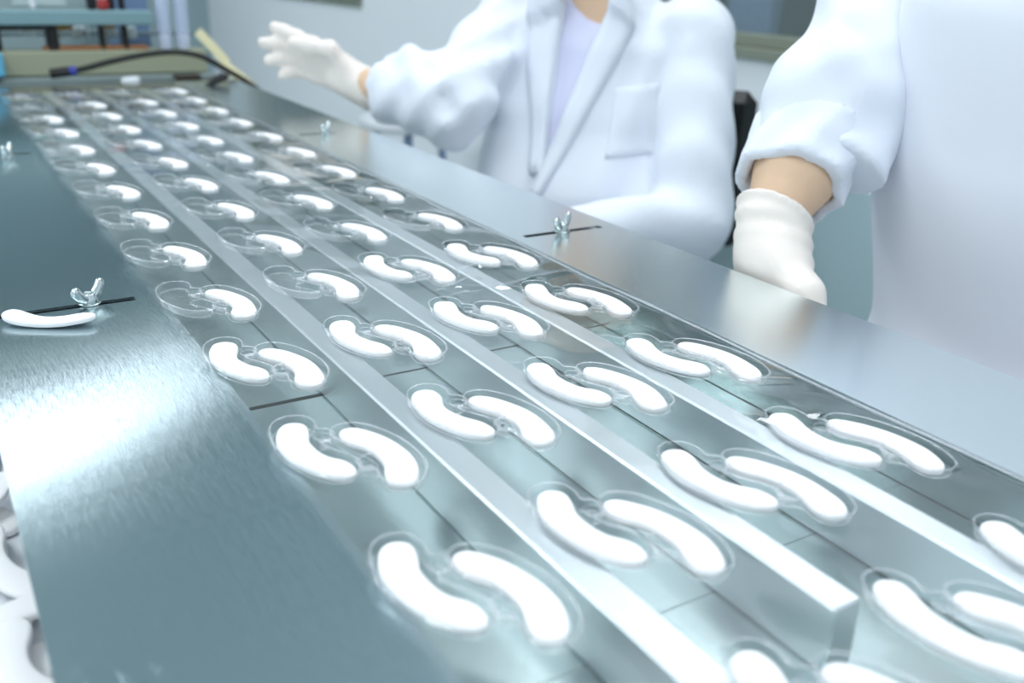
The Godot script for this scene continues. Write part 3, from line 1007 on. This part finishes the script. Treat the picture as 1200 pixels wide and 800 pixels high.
# nearer worker with the rolled sleeve
const FOLDS := [
	[Vector3(0.504, 0.200, -0.323), Vector3(0.507, 0.173, -0.305), 0.008, 0.014], [Vector3(0.507, 0.173, -0.305), Vector3(0.523, 0.150, -0.289), 0.009, 0.013], [Vector3(0.523, 0.150, -0.289), Vector3(0.552, 0.135, -0.282), 0.009, 0.013],
	[Vector3(0.535, 0.180, -0.310), Vector3(0.561, 0.146, -0.293), -0.009, 0.013], [Vector3(0.470, 0.158, -0.307), Vector3(0.477, 0.138, -0.286), -0.006, 0.008], [Vector3(0.486, 0.160, -0.300), Vector3(0.492, 0.136, -0.282), -0.004, 0.008], [Vector3(0.486, 0.112, -0.268), Vector3(0.505, 0.098, -0.264), 0.006, 0.009], [Vector3(0.575, 0.20, -0.34), Vector3(0.60, 0.16, -0.315), 0.007, 0.014],
]
func build_worker_b() -> void:
	var fr := frame_of(Vector3(0.690, 0.42, -0.190), Vector3(-1.0, 0, 0.16))
	var o: Vector3 = fr.o
	var U: Vector3 = fr.u
	var W: Vector3 = fr.w
	var at := func(u: float, v: float, w: float) -> Vector3: return o + U * u + Vector3.UP * v + W * w
	var sec := [[0.03, 0, -0.005, 0.066, 0.066], [-0.03, 0, -0.005, 0.11, 0.085], [-0.08, 0.02, 0.0, 0.145, 0.105], [-0.20, 0.012, 0.034, 0.152, 0.122], [-0.33, 0, 0.022, 0.153, 0.108], [-0.50, 0, -0.02, 0.146, 0.104], [-0.72, 0, 0.01, 0.185, 0.145]]
	var sr := Vector3(0.695, 0.335, -0.365)
	var er := Vector3(0.542, 0.137, -0.334)
	var wr := Vector3(0.441, 0.032, -0.300)
	var sl: Vector3 = at.call(0.185, -0.07, 0.0)
	var el: Vector3 = at.call(0.24, -0.36, 0.0)
	var wl: Vector3 = at.call(0.12, -0.52, 0.16)
	var root := thing("person", "nearer worker in a white coat with rolled sleeve and gloved hand beside the plate", "person", Vector3(o.x, -0.8, o.z))
	var shift := Vector3(-o.x, 0.8, -o.z)
	var legs := []
	for s in [-1.0, 1.0]:
		var hip: Vector3 = at.call(s * 0.09, -0.66, 0.02)
		var knee: Vector3 = at.call(s * 0.11, -0.66, 0.36)
		var foot: Vector3 = at.call(s * 0.11, -1.135, 0.33)
		legs.append([hip, knee, 0.085, 0.062])
		legs.append([knee, foot, 0.058, 0.042])
		legs.append([foot + Vector3(0, -0.045, 0), foot + W * 0.13 + Vector3(0, -0.05, 0), 0.036, 0.030])
	var hc: Vector3 = at.call(0.0, 0.185, 0.03)
	var skin_caps := [[sr, er, 0.047, 0.040], [er, er.lerp(wr, 0.45), 0.039, 0.0375], [er.lerp(wr, 0.45), wr, 0.0375, 0.025], [sl, el, 0.047, 0.038], [el, wl, 0.038, 0.028], [at.call(0, -0.06, -0.01), at.call(0, 0.12, 0.01), 0.057, 0.052]]
	var body := func(p: Vector3) -> float:
		var d: float = torso_d(p, fr, sec, -0.02)
		d = smin(d, caps_d(p, skin_caps, 0.03), 0.04)
		if p.y < 0.0: d = smin(d, caps_d(p, legs, 0.03) + 0.008, 0.03)
		return smin(d, head_d(p, hc, fr), 0.03)
	place(part_mesh("body", nets(body, Vector3(0.22, -0.8, -0.48), Vector3(0.92, 0.78, 0.14), 0.0095, M.skin), root), shift)
	var hairs := Node3D.new()
	hairs.name = "head_hair"
	root.add_child(hairs)
	hairs.position = shift
	head_parts(hairs, hc, fr)
	var trou := func(p: Vector3) -> float:
		return maxf(smin(caps_d(p, legs.filter(func(c): return c[2] > 0.05), 0.04), torso_d(p, fr, sec, 0.0), 0.04), p.y + 0.16)
	place(part_mesh("trousers", nets(trou, Vector3(0.22, -0.78, -0.48), Vector3(0.95, -0.12, 0.14), 0.014, M.trousers), root), shift)
	var n1 := fold_noise(31, 4.0)
	var fdir := (wr - er).normalized()
	var cuff := er.lerp(wr, 0.50)
	var sleeve := [[sr, er, 0.056, 0.050], [er, er.lerp(wr, 0.42), 0.050, 0.046]]
	var sleeve_f := func(p: Vector3) -> float:
		var s := caps_d(p, sleeve, 0.03)
		# the pushed-up cloth bulges over the elbow and hangs below it
		s = smin(s, cap_d(p, er + Vector3(-0.030, 0.000, -0.004), er + Vector3(0.02, 0.0, 0.02), 0.036, 0.046), 0.03)
		s = smin(s, cap_d(p, er + Vector3(0.016, 0.050, -0.006), er + Vector3(0.045, 0.048, 0.012), 0.030, 0.04), 0.015)
		s = smin(s, cap_d(p, Vector3(0.512, 0.074, -0.275), Vector3(0.550, 0.096, -0.296), 0.026, 0.028), 0.02)
		s += 0.004 * sin((p - er).dot(Vector3(0.5, 0.7, 0.5)) * 90.0) * clampf((p.y - 0.16) * 20.0, 0.0, 1.0)
		s += relief(n1, p * 3.0, 0.005)
		# raised fold that winds from the shoulder down across the sleeve, with a hollow beside it
		for c in FOLDS:
			var w: float = cap_d(p, c[0], c[1], 0.0, 0.0)
			s -= c[2] * exp(-w * w / (c[3] * c[3]))
		return maxf(s, (p - cuff).dot(fdir))
	var coat := func(p: Vector3) -> float:
		var q: Vector3 = p - o
		var d: float = torso_d(p, fr, sec, 0.008) + relief(n1, Vector3(p.x, p.y * 0.35, p.z) * 0.9, 0.010)
		var ls := caps_d(p, [[sl, el, 0.07, 0.062], [el, wl, 0.06, 0.045]], 0.03) + relief(n1, p * 3.0, 0.006)
		d = smin(d, cap_d(p, sr, sr.lerp(er, 0.3), 0.06, 0.04), 0.03)
		d = smin(d, ls, 0.02)
		d = smin(d, caps_d(p, [[at.call(-0.09, -0.65, 0.02), at.call(-0.10, -0.65, 0.26), 0.10, 0.085], [at.call(0.1, -0.65, 0.02), at.call(0.12, -0.65, 0.26), 0.10, 0.085]], 0.05), 0.03)
		return maxf(d, -cap_d(p, at.call(0, -0.03, 0.01), at.call(0, 0.1, 0.02), 0.062, 0.085))
	place(part_mesh("lab_coat", nets(coat, Vector3(0.36, -0.38, -0.50), Vector3(0.92, 0.52, 0.16), 0.0085, M.coat2), root), shift)
	place(part_mesh("sleeve", nets(sleeve_f, Vector3(0.43, 0.02, -0.46), Vector3(0.78, 0.42, -0.20), 0.0048, M.coat), root), shift)
	# rolled cuff: a thick turned-back band with a hollow end
	var x := fdir.cross(Vector3.UP).normalized()
	var y := x.cross(fdir).normalized()
	var cf := func(p: Vector3) -> float:
		var q: Vector3 = p - cuff
		var h := q.dot(fdir)
		var a := atan2(q.dot(y), q.dot(x))
		var r := sqrt(maxf(q.length_squared() - h * h, 0.0))
		var wob := 0.0025 * sin(a * 3.0 + 0.6) + 0.0018 * sin(a * 7.0 + h * 60.0) + relief(n1, p * 5.0, 0.004)
		var R := 0.0475 + wob + 0.002 * clampf(-h / 0.04, 0.0, 1.0)
		var bot := 0.030 + 0.008 * sin(a + 2.2)
		var shellr := absf(r - R + 0.004) - 0.0062
		return maxf(shellr, maxf(h - bot, -h - 0.030 + 0.004 * sin(a * 2.0))) * 0.8
	place(part_mesh("rolled_cuff", nets(cf, cuff - Vector3(0.11, 0.11, 0.11), cuff + Vector3(0.11, 0.11, 0.11), 0.0045, M.coat), root), shift)
	# glove on the right hand, hanging behind the plate edge
	var hd := (Vector3(0.436, -0.060, -0.262) - wr).normalized()
	var hside := (Vector3(-0.5, 0.0, 0.85) - hd * Vector3(-0.5, 0.0, 0.85).dot(hd)).normalized()
	var hup := hd.cross(hside).normalized()
	if hup.dot(Vector3(-0.6, 0.3, 0.7)) < 0: hup = -hup
	var hcaps := hand(wr + hd * 0.01, hd, hup, hside, [0.3, 0.35, 0.4, 0.4], (hd * 0.9 + hside * 0.3).normalized(), 1.0)
	hcaps.append([wr - fdir * 0.012, wr + hd * 0.03, 0.0315, 0.031])
	var gf := func(p: Vector3) -> float:
		var d := caps_d(p, hcaps, 0.016) - 0.0012
		var h := (p - wr).dot(fdir)
		# crinkles and the beaded rim of the cuff
		d += 0.0012 * sin(h * 420.0 + p.x * 160.0) * exp(-pow((h - 0.006) / 0.014, 2.0))
		var q := p - (wr - fdir * 0.014)
		var hh := q.dot(fdir)
		var ring := Vector2(sqrt(maxf(q.length_squared() - hh * hh, 0.0)) - 0.0335, hh).length() - 0.0028
		return smin(maxf(d, -hh), ring, 0.004)
	place(part_mesh("glove", nets(gf, wr - Vector3(0.10, 0.24, 0.10), wr + Vector3(0.10, 0.08, 0.17), 0.0032, M.glove), root), shift)
	var gd := (wl - el).normalized()
	var hc2 := hand(wl, gd, Vector3.UP, gd.cross(Vector3.UP) * -1.0, [0.25, 0.25, 0.3, 0.3], (gd * 0.8 - Vector3(0, 0.3, 0)).normalized(), 0.95)
	var gf2 := func(p: Vector3) -> float: return caps_d(p, hc2, 0.010)
	place(part_mesh("glove", nets(gf2, wl - Vector3(0.24, 0.14, 0.14), wl + Vector3(0.1, 0.1, 0.2), 0.005, M.glove), root), shift)
	var st := thing("work_stool", "round black stool under the nearer worker, below the right plate edge", "stool", Vector3(o.x, -0.8, o.z))
	var seat := MB.new()
	seat.lathe([Vector2(0, 0.0), Vector2(0.17, 0.0), Vector2(0.18, 0.012), Vector2(0.18, 0.035), Vector2(0.165, 0.048), Vector2(0, 0.05)], 28, Transform3D(Basis.IDENTITY, Vector3(0.0, 0.415, 0.0)))
	part("seat", seat, M.black, st)
	for k in 4:
		var a := TAU * (k + 0.5) / 4
		var leg := MB.new()
		leg.tube([Vector3(cos(a) * 0.12, 0.415, sin(a) * 0.12), Vector3(cos(a) * 0.2, 0.0, sin(a) * 0.2)], 0.012, 8)
		part("leg", leg, M.zinc, st)

# ---------------------------------------------------------------- room
const Y0 := -0.8
const Y1 := 1.95
func build_room() -> void:
	var b := MB.new()
	b.box(Vector3(-0.5, Y0 - 0.05, -1.75), Vector3(4.4, 0.1, 9.0), 0)
	structure("floor", b, M.floor)
	b = MB.new()
	b.box(Vector3(-0.5, Y1 + 0.05, -1.75), Vector3(4.4, 0.1, 9.0), 0)
	structure("ceiling", b, M.ceiling)
	b = MB.new()
	b.box(Vector3(-2.65, 0.575, -1.75), Vector3(0.1, 2.75, 9.0), 0)
	structure("wall_left", b, M.wall)
	b = MB.new()
	b.box(Vector3(-0.55, 0.575, -6.15), Vector3(4.1, 2.75, 0.1), 0)
	structure("wall_back", b, mat(Color(0.60, 0.69, 0.71), 0.75))
	b = MB.new()
	b.box(Vector3(-0.55, 0.575, 2.65), Vector3(4.1, 2.75, 0.1), 0)
	structure("wall_front", b, M.wall)
	# the right wall with two window openings
	var spans := [[-6.2, -5.3, 0], [-5.3, -3.66, 1], [-3.66, -1.95, 0], [-1.95, 0.35, 1], [0.35, 2.7, 0]]
	b = MB.new()
	for s in spans:
		var zc: float = (s[0] + s[1]) / 2
		var w: float = s[1] - s[0]
		if s[2] == 0: b.box(Vector3(1.56, 0.575, zc), Vector3(0.12, 2.75, w), 0)
		else:
			b.box(Vector3(1.56, (Y0 + 0.055) / 2, zc), Vector3(0.12, 0.055 - Y0, w), 0)
			b.box(Vector3(1.56, (1.2 + Y1) / 2, zc), Vector3(0.12, Y1 - 1.2, w), 0)
	structure("wall_right", b, M.wall)
	var n := 1
	for s in [spans[1], spans[3]]:
		var root := Node3D.new()
		root.name = "window_%d" % n
		add_child(root)
		root.set_meta("kind", "structure")
		root.position = Vector3(1.53, 0.055, (s[0] + s[1]) / 2)
		var w: float = s[1] - s[0]
		var f := MB.new()
		f.box(Vector3(0, 0.013, 0), Vector3(0.09, 0.026, w), 0.003)
		f.box(Vector3(0.008, 0.040, 0), Vector3(0.06, 0.028, w - 0.05), 0.003)
		f.box(Vector3(0, 1.120, 0), Vector3(0.09, 0.05, w), 0.003)
		for e in [-1.0, 1.0]: f.box(Vector3(0, 0.57, e * (w / 2 - 0.024)), Vector3(0.085, 1.06, 0.048), 0.003)
		part("window_frame", f, M.alu, root)
		var p := MB.new()
		p.box(Vector3(0.01, 0.57, 0), Vector3(0.005, 1.05, w - 0.08), 0)
		part("pane", p, M.pane, root)
		n += 1
	# what stands in the unlit room behind the glass
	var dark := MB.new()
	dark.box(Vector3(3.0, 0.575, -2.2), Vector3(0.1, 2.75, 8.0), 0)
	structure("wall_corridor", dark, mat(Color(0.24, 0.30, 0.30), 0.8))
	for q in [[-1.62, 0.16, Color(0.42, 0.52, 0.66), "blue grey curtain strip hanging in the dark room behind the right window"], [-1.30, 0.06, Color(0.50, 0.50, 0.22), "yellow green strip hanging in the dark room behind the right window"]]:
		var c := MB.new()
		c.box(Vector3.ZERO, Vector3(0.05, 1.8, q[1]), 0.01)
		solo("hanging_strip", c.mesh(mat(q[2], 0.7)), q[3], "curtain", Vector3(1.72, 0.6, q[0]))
	# grey-green cabinet between the workers
	var cab := thing("wall_cabinet", "plain grey green metal cabinet against the wall between the two workers", "cabinet", Vector3(1.36, Y0, -0.80))
	var body := MB.new()
	body.box(Vector3(0, 0.36, 0), Vector3(0.24, 0.70, 0.98), 0.004)
	part("body", body, M.teal_steel, cab)
	var d := MB.new()
	d.box(Vector3(-0.128, 0.36, 0), Vector3(0.016, 0.66, 0.97), 0.003)
	var dd := part("door", d, M.teal_steel, cab)
	var h := MB.new()
	h.tube([Vector3(-0.15, 0.12, -0.44), Vector3(-0.15, 0.24, -0.44)], 0.006, 10)
	part("handle", h, M.zinc, dd)
	# steel stool seen under the raised arm
	var st := thing("steel_stool", "pale stool with thin blue grey legs against the wall under the raised arm", "stool", Vector3(1.18, Y0, -2.56))
	var seat := MB.new()
	seat.lathe([Vector2(0, 0.0), Vector2(0.15, 0.0), Vector2(0.16, 0.01), Vector2(0.16, 0.03), Vector2(0.15, 0.035), Vector2(0, 0.035)], 24, Transform3D(Basis.IDENTITY, Vector3(0, 0.54, 0)))
	part("seat", seat, M.white_plastic, st)
	for k in 4:
		var a := TAU * (k + 0.3) / 4
		var leg := MB.new()
		leg.tube([Vector3(cos(a) * 0.10, 0.54, sin(a) * 0.10), Vector3(cos(a) * 0.17, 0.0, sin(a) * 0.17)], 0.013, 8)
		part("leg", leg, mat(Color(0.52, 0.60, 0.72), 0.5), st)

# ---------------------------------------------------------------- the machine at the far end
func boxed(called: String, c: Vector3, size: Vector3, m: Material, parent: Node, ch := 0.003) -> void:
	var b := MB.new()
	b.box(c, size, ch)
	part(called, b, m, parent)

func build_far_end() -> void:
	var olive := mat(Color(0.61, 0.63, 0.54), 0.5)
	var teal := mat(Color(0.47, 0.60, 0.63), 0.5)
	var pale := mat(Color(0.74, 0.82, 0.83), 0.5)
	var orange := mat(Color(0.62, 0.42, 0.26), 0.6)
	var yellow := mat(Color(0.66, 0.50, 0.14), 0.6)
	var z := -1.92
	var g := thing("forming_machine", "blurred film forming machine of teal and olive beams at the far table end", "machine", Vector3(-0.05, Y0, z - 0.15))
	var s := Vector3(0.05, 0.8, -z + 0.15)
	boxed("olive_beam", Vector3(0.07, 0.026, z) + s, Vector3(0.62, 0.048, 0.06), olive, g)
	boxed("lower_bar", Vector3(0.08, -0.008, z + 0.03) + s, Vector3(0.62, 0.018, 0.06), mat(Color(0.50, 0.56, 0.56), 0.5), g)
	boxed("dark_strip", Vector3(0.10, -0.021, z + 0.065) + s, Vector3(0.62, 0.008, 0.03), M.black, g)
	for q in [[0.045, 0.030, 0.012], [0.105, 0.014, 0.020], [0.135, 0.024, 0.022], [0.158, 0.008, 0.034], [0.196, 0.020, 0.024], [0.212, 0.006, 0.030], [0.245, 0.020, 0.026]]:
		boxed("pale_fitting", Vector3(q[0], 0.082 - q[2] * 0.1, z - 0.05) + s, Vector3(q[1], q[2], 0.015), pale, g)
	for q in [[0.058, 0.010, 0.05], [0.168, 0.018, 0.05], [0.205, 0.014, 0.05], [0.226, 0.012, 0.06]]:
		boxed("top_fitting", Vector3(q[0], 0.127 + q[2] / 2, z - 0.02) + s, Vector3(q[1], q[2], 0.015), M.white_plastic if q[1] < 0.011 else M.black, g)
	boxed("orange_strip", Vector3(0.165, 0.0535, z - 0.005) + s, Vector3(0.20, 0.007, 0.05), orange, g)
	boxed("upper_beam", Vector3(0.0, 0.113, z + 0.01) + s, Vector3(0.55, 0.028, 0.05), teal, g)
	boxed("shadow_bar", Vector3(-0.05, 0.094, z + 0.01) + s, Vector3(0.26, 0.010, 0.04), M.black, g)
	boxed("rear_rail", Vector3(0.08, 0.076, z - 0.08) + s, Vector3(0.60, 0.007, 0.03), mat(Color(0.40, 0.48, 0.50), 0.5), g)
	for q in [[0.082, 0.022, 0.045], [0.176, 0.009, 0.045], [0.221, 0.010, 0.045], [-0.02, 0.02, 0.03]]:
		boxed("post", Vector3(q[0], 0.075, z + 0.005) + s, Vector3(q[1], 0.056, 0.03), M.black, g)
	boxed("rear_panel", Vector3(0.05, 0.11, z - 0.25) + s, Vector3(0.66, 0.26, 0.02), mat(Color(0.62, 0.70, 0.71), 0.6), g)
	boxed("top_panel", Vector3(0.08, 0.155, z - 0.10) + s, Vector3(0.10, 0.055, 0.02), pale, g)
	boxed("yellow_label", Vector3(0.113, 0.092, z - 0.03) + s, Vector3(0.030, 0.012, 0.012), yellow, g)
	boxed("yellow_label", Vector3(0.200, 0.093, z - 0.03) + s, Vector3(0.026, 0.008, 0.012), yellow, g)
	boxed("white_block", Vector3(0.145, 0.086, z - 0.06) + s, Vector3(0.022, 0.018, 0.012), M.white_plastic, g)
	boxed("lower_cabinet", Vector3(0.0, -0.42, z - 0.14) + s, Vector3(0.70, 0.76, 0.24), teal, g)
	boxed("upright", Vector3(-0.24, 0.2, z - 0.15) + s, Vector3(0.05, 0.48, 0.06), teal, g)
	boxed("side_column", Vector3(0.262, 0.112, z - 0.16) + s, Vector3(0.07, 0.22, 0.10), mat(Color(0.42, 0.52, 0.66), 0.5), g)
	var rd := thing("red_knob", "small red knob on top of the blurred teal machine beam", "knob", Vector3(0.186, 0.128, z + 0.005))
	var kb := MB.new()
	kb.lathe([Vector2(0, 0), Vector2(0.010, 0.0), Vector2(0.011, 0.004), Vector2(0.011, 0.016), Vector2(0.008, 0.020), Vector2(0, 0.021)], 18)
	part("knob_cap", kb, mat(Color(0.62, 0.16, 0.15), 0.4), rd)
	for q in [[0.300, "left of the two clear acrylic tubes standing on the far machine"], [0.338, "right of the two clear acrylic tubes standing on the far machine"]]:
		var o := thing("acrylic_tube", q[1], "tube", Vector3(q[0], 0.0505, z + 0.01), "clear tubes on the far machine")
		var t := MB.new()
		t.lathe([Vector2(0.014, 0.0), Vector2(0.014, 0.13), Vector2(0.0125, 0.13), Vector2(0.0125, 0.0)], 24)
		part("tube_wall", t, M.clear, o)
		var c := MB.new()
		c.lathe([Vector2(0, 0), Vector2(0.012, 0.0), Vector2(0.012, 0.022), Vector2(0.008, 0.026), Vector2(0, 0.026)], 18)
		part("white_plug", c, M.white_plastic, o)
	# cable and small things on the end of the table
	var path := []
	var key := [[0.066, 0.019], [0.085, 0.021], [0.118, 0.027], [0.166, 0.039], [0.231, 0.051], [0.289, 0.055], [0.339, 0.046], [0.389, 0.018], [0.446, -0.019], [0.480, -0.060], [0.490, -0.11]]
	for i in key.size() - 1:
		for k in 6:
			var t := k / 6.0
			var a = key[maxi(i - 1, 0)]
			var b = key[i]
			var c = key[i + 1]
			var d = key[mini(i + 2, key.size() - 1)]
			path.append(Vector3(cubic_interpolate(b[0], c[0], a[0], d[0], t), cubic_interpolate(b[1], c[1], a[1], d[1], t), z + 0.14))
	var cb := thing("black_cable", "thick black cable arching over the far end of the film", "cable", Vector3(0.066, 0.019, z + 0.14))
	var tb := MB.new()
	var rel := []
	for p in path: rel.append(p - Vector3(0.066, 0.019, z + 0.14))
	tb.tube(rel, 0.0058, 10)
	part("cable_sheath", tb, M.black, cb)
	var pl := MB.new()
	pl.tube([Vector3(-0.012, -0.001, 0), Vector3(0.022, 0.003, 0)], 0.0095, 12)
	part("plug", pl, M.black, cb)
	var bl := MB.new()
	bl.tube([Vector3(0.022, 0.0035, 0.002), Vector3(0.034, 0.005, 0.002)], 0.0085, 12)
	part("blue_collar", bl, mat(Color(0.20, 0.25, 0.62), 0.5), cb)
	var w := MB.new()
	w.tube([Vector3(-0.017, 0, 0), Vector3(-0.012, 0, 0), Vector3(0.012, 0.002, 0), Vector3(0.017, 0.002, 0)], [0.005, 0.009, 0.009, 0.005], 12)
	solo("white_handle", w.mesh(M.white_plastic), "small white handle under the black cable at the far film end", "handle", Vector3(0.200, -0.001, z + 0.13))
	var bc := thing("brown_clamp", "dark brown clamp on the film end below the cable arch", "clamp", Vector3(0.318, -0.012, z + 0.10))
	boxed("upper_jaw", Vector3(0, 0.013, 0), Vector3(0.052, 0.010, 0.03), mat(Color(0.20, 0.16, 0.12), 0.6), bc, 0.002)
	boxed("lower_jaw", Vector3(0.004, -0.012, 0), Vector3(0.060, 0.012, 0.03), mat(Color(0.12, 0.10, 0.08), 0.6), bc, 0.002)
	boxed("pad", Vector3(0, 0.0, 0), Vector3(0.044, 0.016, 0.02), olive, bc, 0.001)
	var cream := mat(Color(0.86, 0.84, 0.68), 0.7)
	var ribs := [[Vector3(0.372, 0.085, z), Vector3(0.398, 0.052, z + 0.02), Vector3(0.420, 0.020, z + 0.04), 0.020, "upper cream paper tape slanting down behind the black cable"], [Vector3(0.402, 0.022, z + 0.07), Vector3(0.428, -0.002, z + 0.10), Vector3(0.447, -0.022, z + 0.12), 0.022, "lower cream paper tape slanting down below the black cable"]]
	for q in ribs:
		var base: Vector3 = q[2]
		var m := MB.new()
		var dir: Vector3 = (q[2] - q[0]).normalized()
		var side := Vector3(0.75, 0.66, 0.0).normalized()
		var nrm := dir.cross(side).normalized() * 0.0006
		var rings := []
		for p in [q[0], q[1], q[2]]:
			var hw: float = q[3] / 2
			rings.append([p - base - side * hw - nrm, p - base + side * hw - nrm, p - base + side * hw + nrm, p - base - side * hw + nrm])
		m.loft(rings, true, false)
		solo("paper_tape", m.mesh(cream), q[4], "tape", base)
	var dk := MB.new()
	dk.tube([Vector3(-0.022, -0.012, 0.0), Vector3(-0.006, -0.002, 0.0), Vector3(0.012, 0.005, 0.0), Vector3(0.022, 0.006, 0.0)], [0.004, 0.008, 0.009, 0.005], 10)
	solo("dark_lever", dk.mesh(M.black), "short dark lever on the right plate beside the cream tape", "lever", Vector3(0.337, 0.012, -1.66))
	var bx := MB.new()
	bx.box(Vector3.ZERO, Vector3(0.06, 0.045, 0.04), 0.004)
	solo("blue_box", bx.mesh(mat(Color(0.36, 0.66, 0.78), 0.5)), "pale blue box at the left end of the olive beam", "box", Vector3(-0.046, 0.03, z + 0.06))

# ---------------------------------------------------------------- light
func panel(at: Vector3, size: Vector2, turn: float, energy: float, label: String) -> void:
	var o := thing("ceiling_light_panel", label, "ceiling light", at, "flat ceiling light panels")
	o.rotation.y = turn
	var f := MB.new()
	for e in [-1.0, 1.0]:
		f.box(Vector3(e * (size.x / 2 + 0.01), 0.0, 0), Vector3(0.02, 0.03, size.y + 0.04), 0.002)
		f.box(Vector3(0, 0.0, e * (size.y / 2 + 0.01)), Vector3(size.x, 0.03, 0.02), 0.002)
	part("frame", f, M.white_plastic, o)
	var d := MB.new()
	d.box(Vector3(0, 0.002, 0), Vector3(size.x, 0.012, size.y), 0.0)
	part("diffuser", d, M.lamp, o)
	var l := AreaLight3D.new()
	l.name = "panel_light"
	l.area_size = size
	l.light_energy = energy
	l.light_color = Color(0.97, 0.985, 1.0)
	l.area_range = 12.0
	l.area_attenuation = 2.0
	l.shadow_enabled = true
	l.rotation.x = -PI / 2
	l.position = Vector3(0, -0.02, 0)
	o.add_child(l)

func _ready() -> void:
	# camera
	var cam := Camera3D.new()
	cam.name = "camera"
	cam.fov = 39.644
	cam.near = 0.02
	cam.far = 30.0
	cam.rotation_order = EULER_ORDER_YXZ
	cam.rotation = Vector3(-0.376601, -0.562714, 0.034564)
	cam.position = Vector3(-0.17613, 0.23671, 0.26635)
	var at := CameraAttributesPhysical.new()
	at.frustum_focal_length = 33.3
	at.frustum_focus_distance = 0.66
	at.frustum_near = 0.02
	at.frustum_far = 30.0
	at.exposure_aperture = 5.6
	cam.attributes = at
	add_child(cam)
	cam.current = true
	# surroundings
	var env := Environment.new()
	env.background_mode = Environment.BG_COLOR
	env.background_color = Color(0.10, 0.13, 0.13)
	env.background_energy_multiplier = 1.0
	env.tonemap_mode = Environment.TONE_MAPPER_LINEAR
	env.tonemap_exposure = 0.94
	env.sdfgi_enabled = true
	env.ssao_enabled = true
	env.ssil_enabled = true
	var we := WorldEnvironment.new()
	we.name = "surroundings"
	we.environment = env
	add_child(we)
	M.lamp = mat(Color(0.9, 0.9, 0.9), 0.6)
	M.lamp.emission_enabled = true
	M.lamp.emission = Color(0.97, 0.985, 1.0)
	M.lamp.emission_energy_multiplier = 1.2
	materials()
	M.pocket_edge = mat(Color(0.95, 0.97, 1.0, 0.26), 0.05)
	M.pocket_edge.transparency = BaseMaterial3D.TRANSPARENCY_ALPHA
	panel(Vector3(-1.1, Y1 - 0.02, -0.2), Vector2(0.6, 1.2), 0.0, 2.3, "ceiling light panel above and left of the white bin")
	panel(Vector3(0.75, Y1 - 0.02, -0.3), Vector2(1.2, 0.6), 0.0, 1.0, "ceiling light panel above the two workers")
	panel(Vector3(-0.4, Y1 - 0.02, 1.5), Vector2(1.2, 0.6), 0.0, 1.9, "ceiling light panel behind the camera")
	panel(Vector3(1.0, Y1 - 0.02, -1.15), Vector2(0.6, 0.6), 0.0, 1.5, "small square ceiling light panel above the wall cabinet")
	panel(Vector3(-1.8, Y1 - 0.02, -2.6), Vector2(0.6, 1.2), 0.0, 3.2, "ceiling light panel far left of the machine")
	panel(Vector3(-0.22, Y1 - 0.02, -4.28), Vector2(1.9, 0.80), 0.40, 1.5, "turned ceiling light panel beyond the far machine")
	build_room()
	tray_outline()
	build_table()
	build_film()
	build_pads()
	build_worker_b()
	build_worker_a()
	build_far_end()
	build_bin()
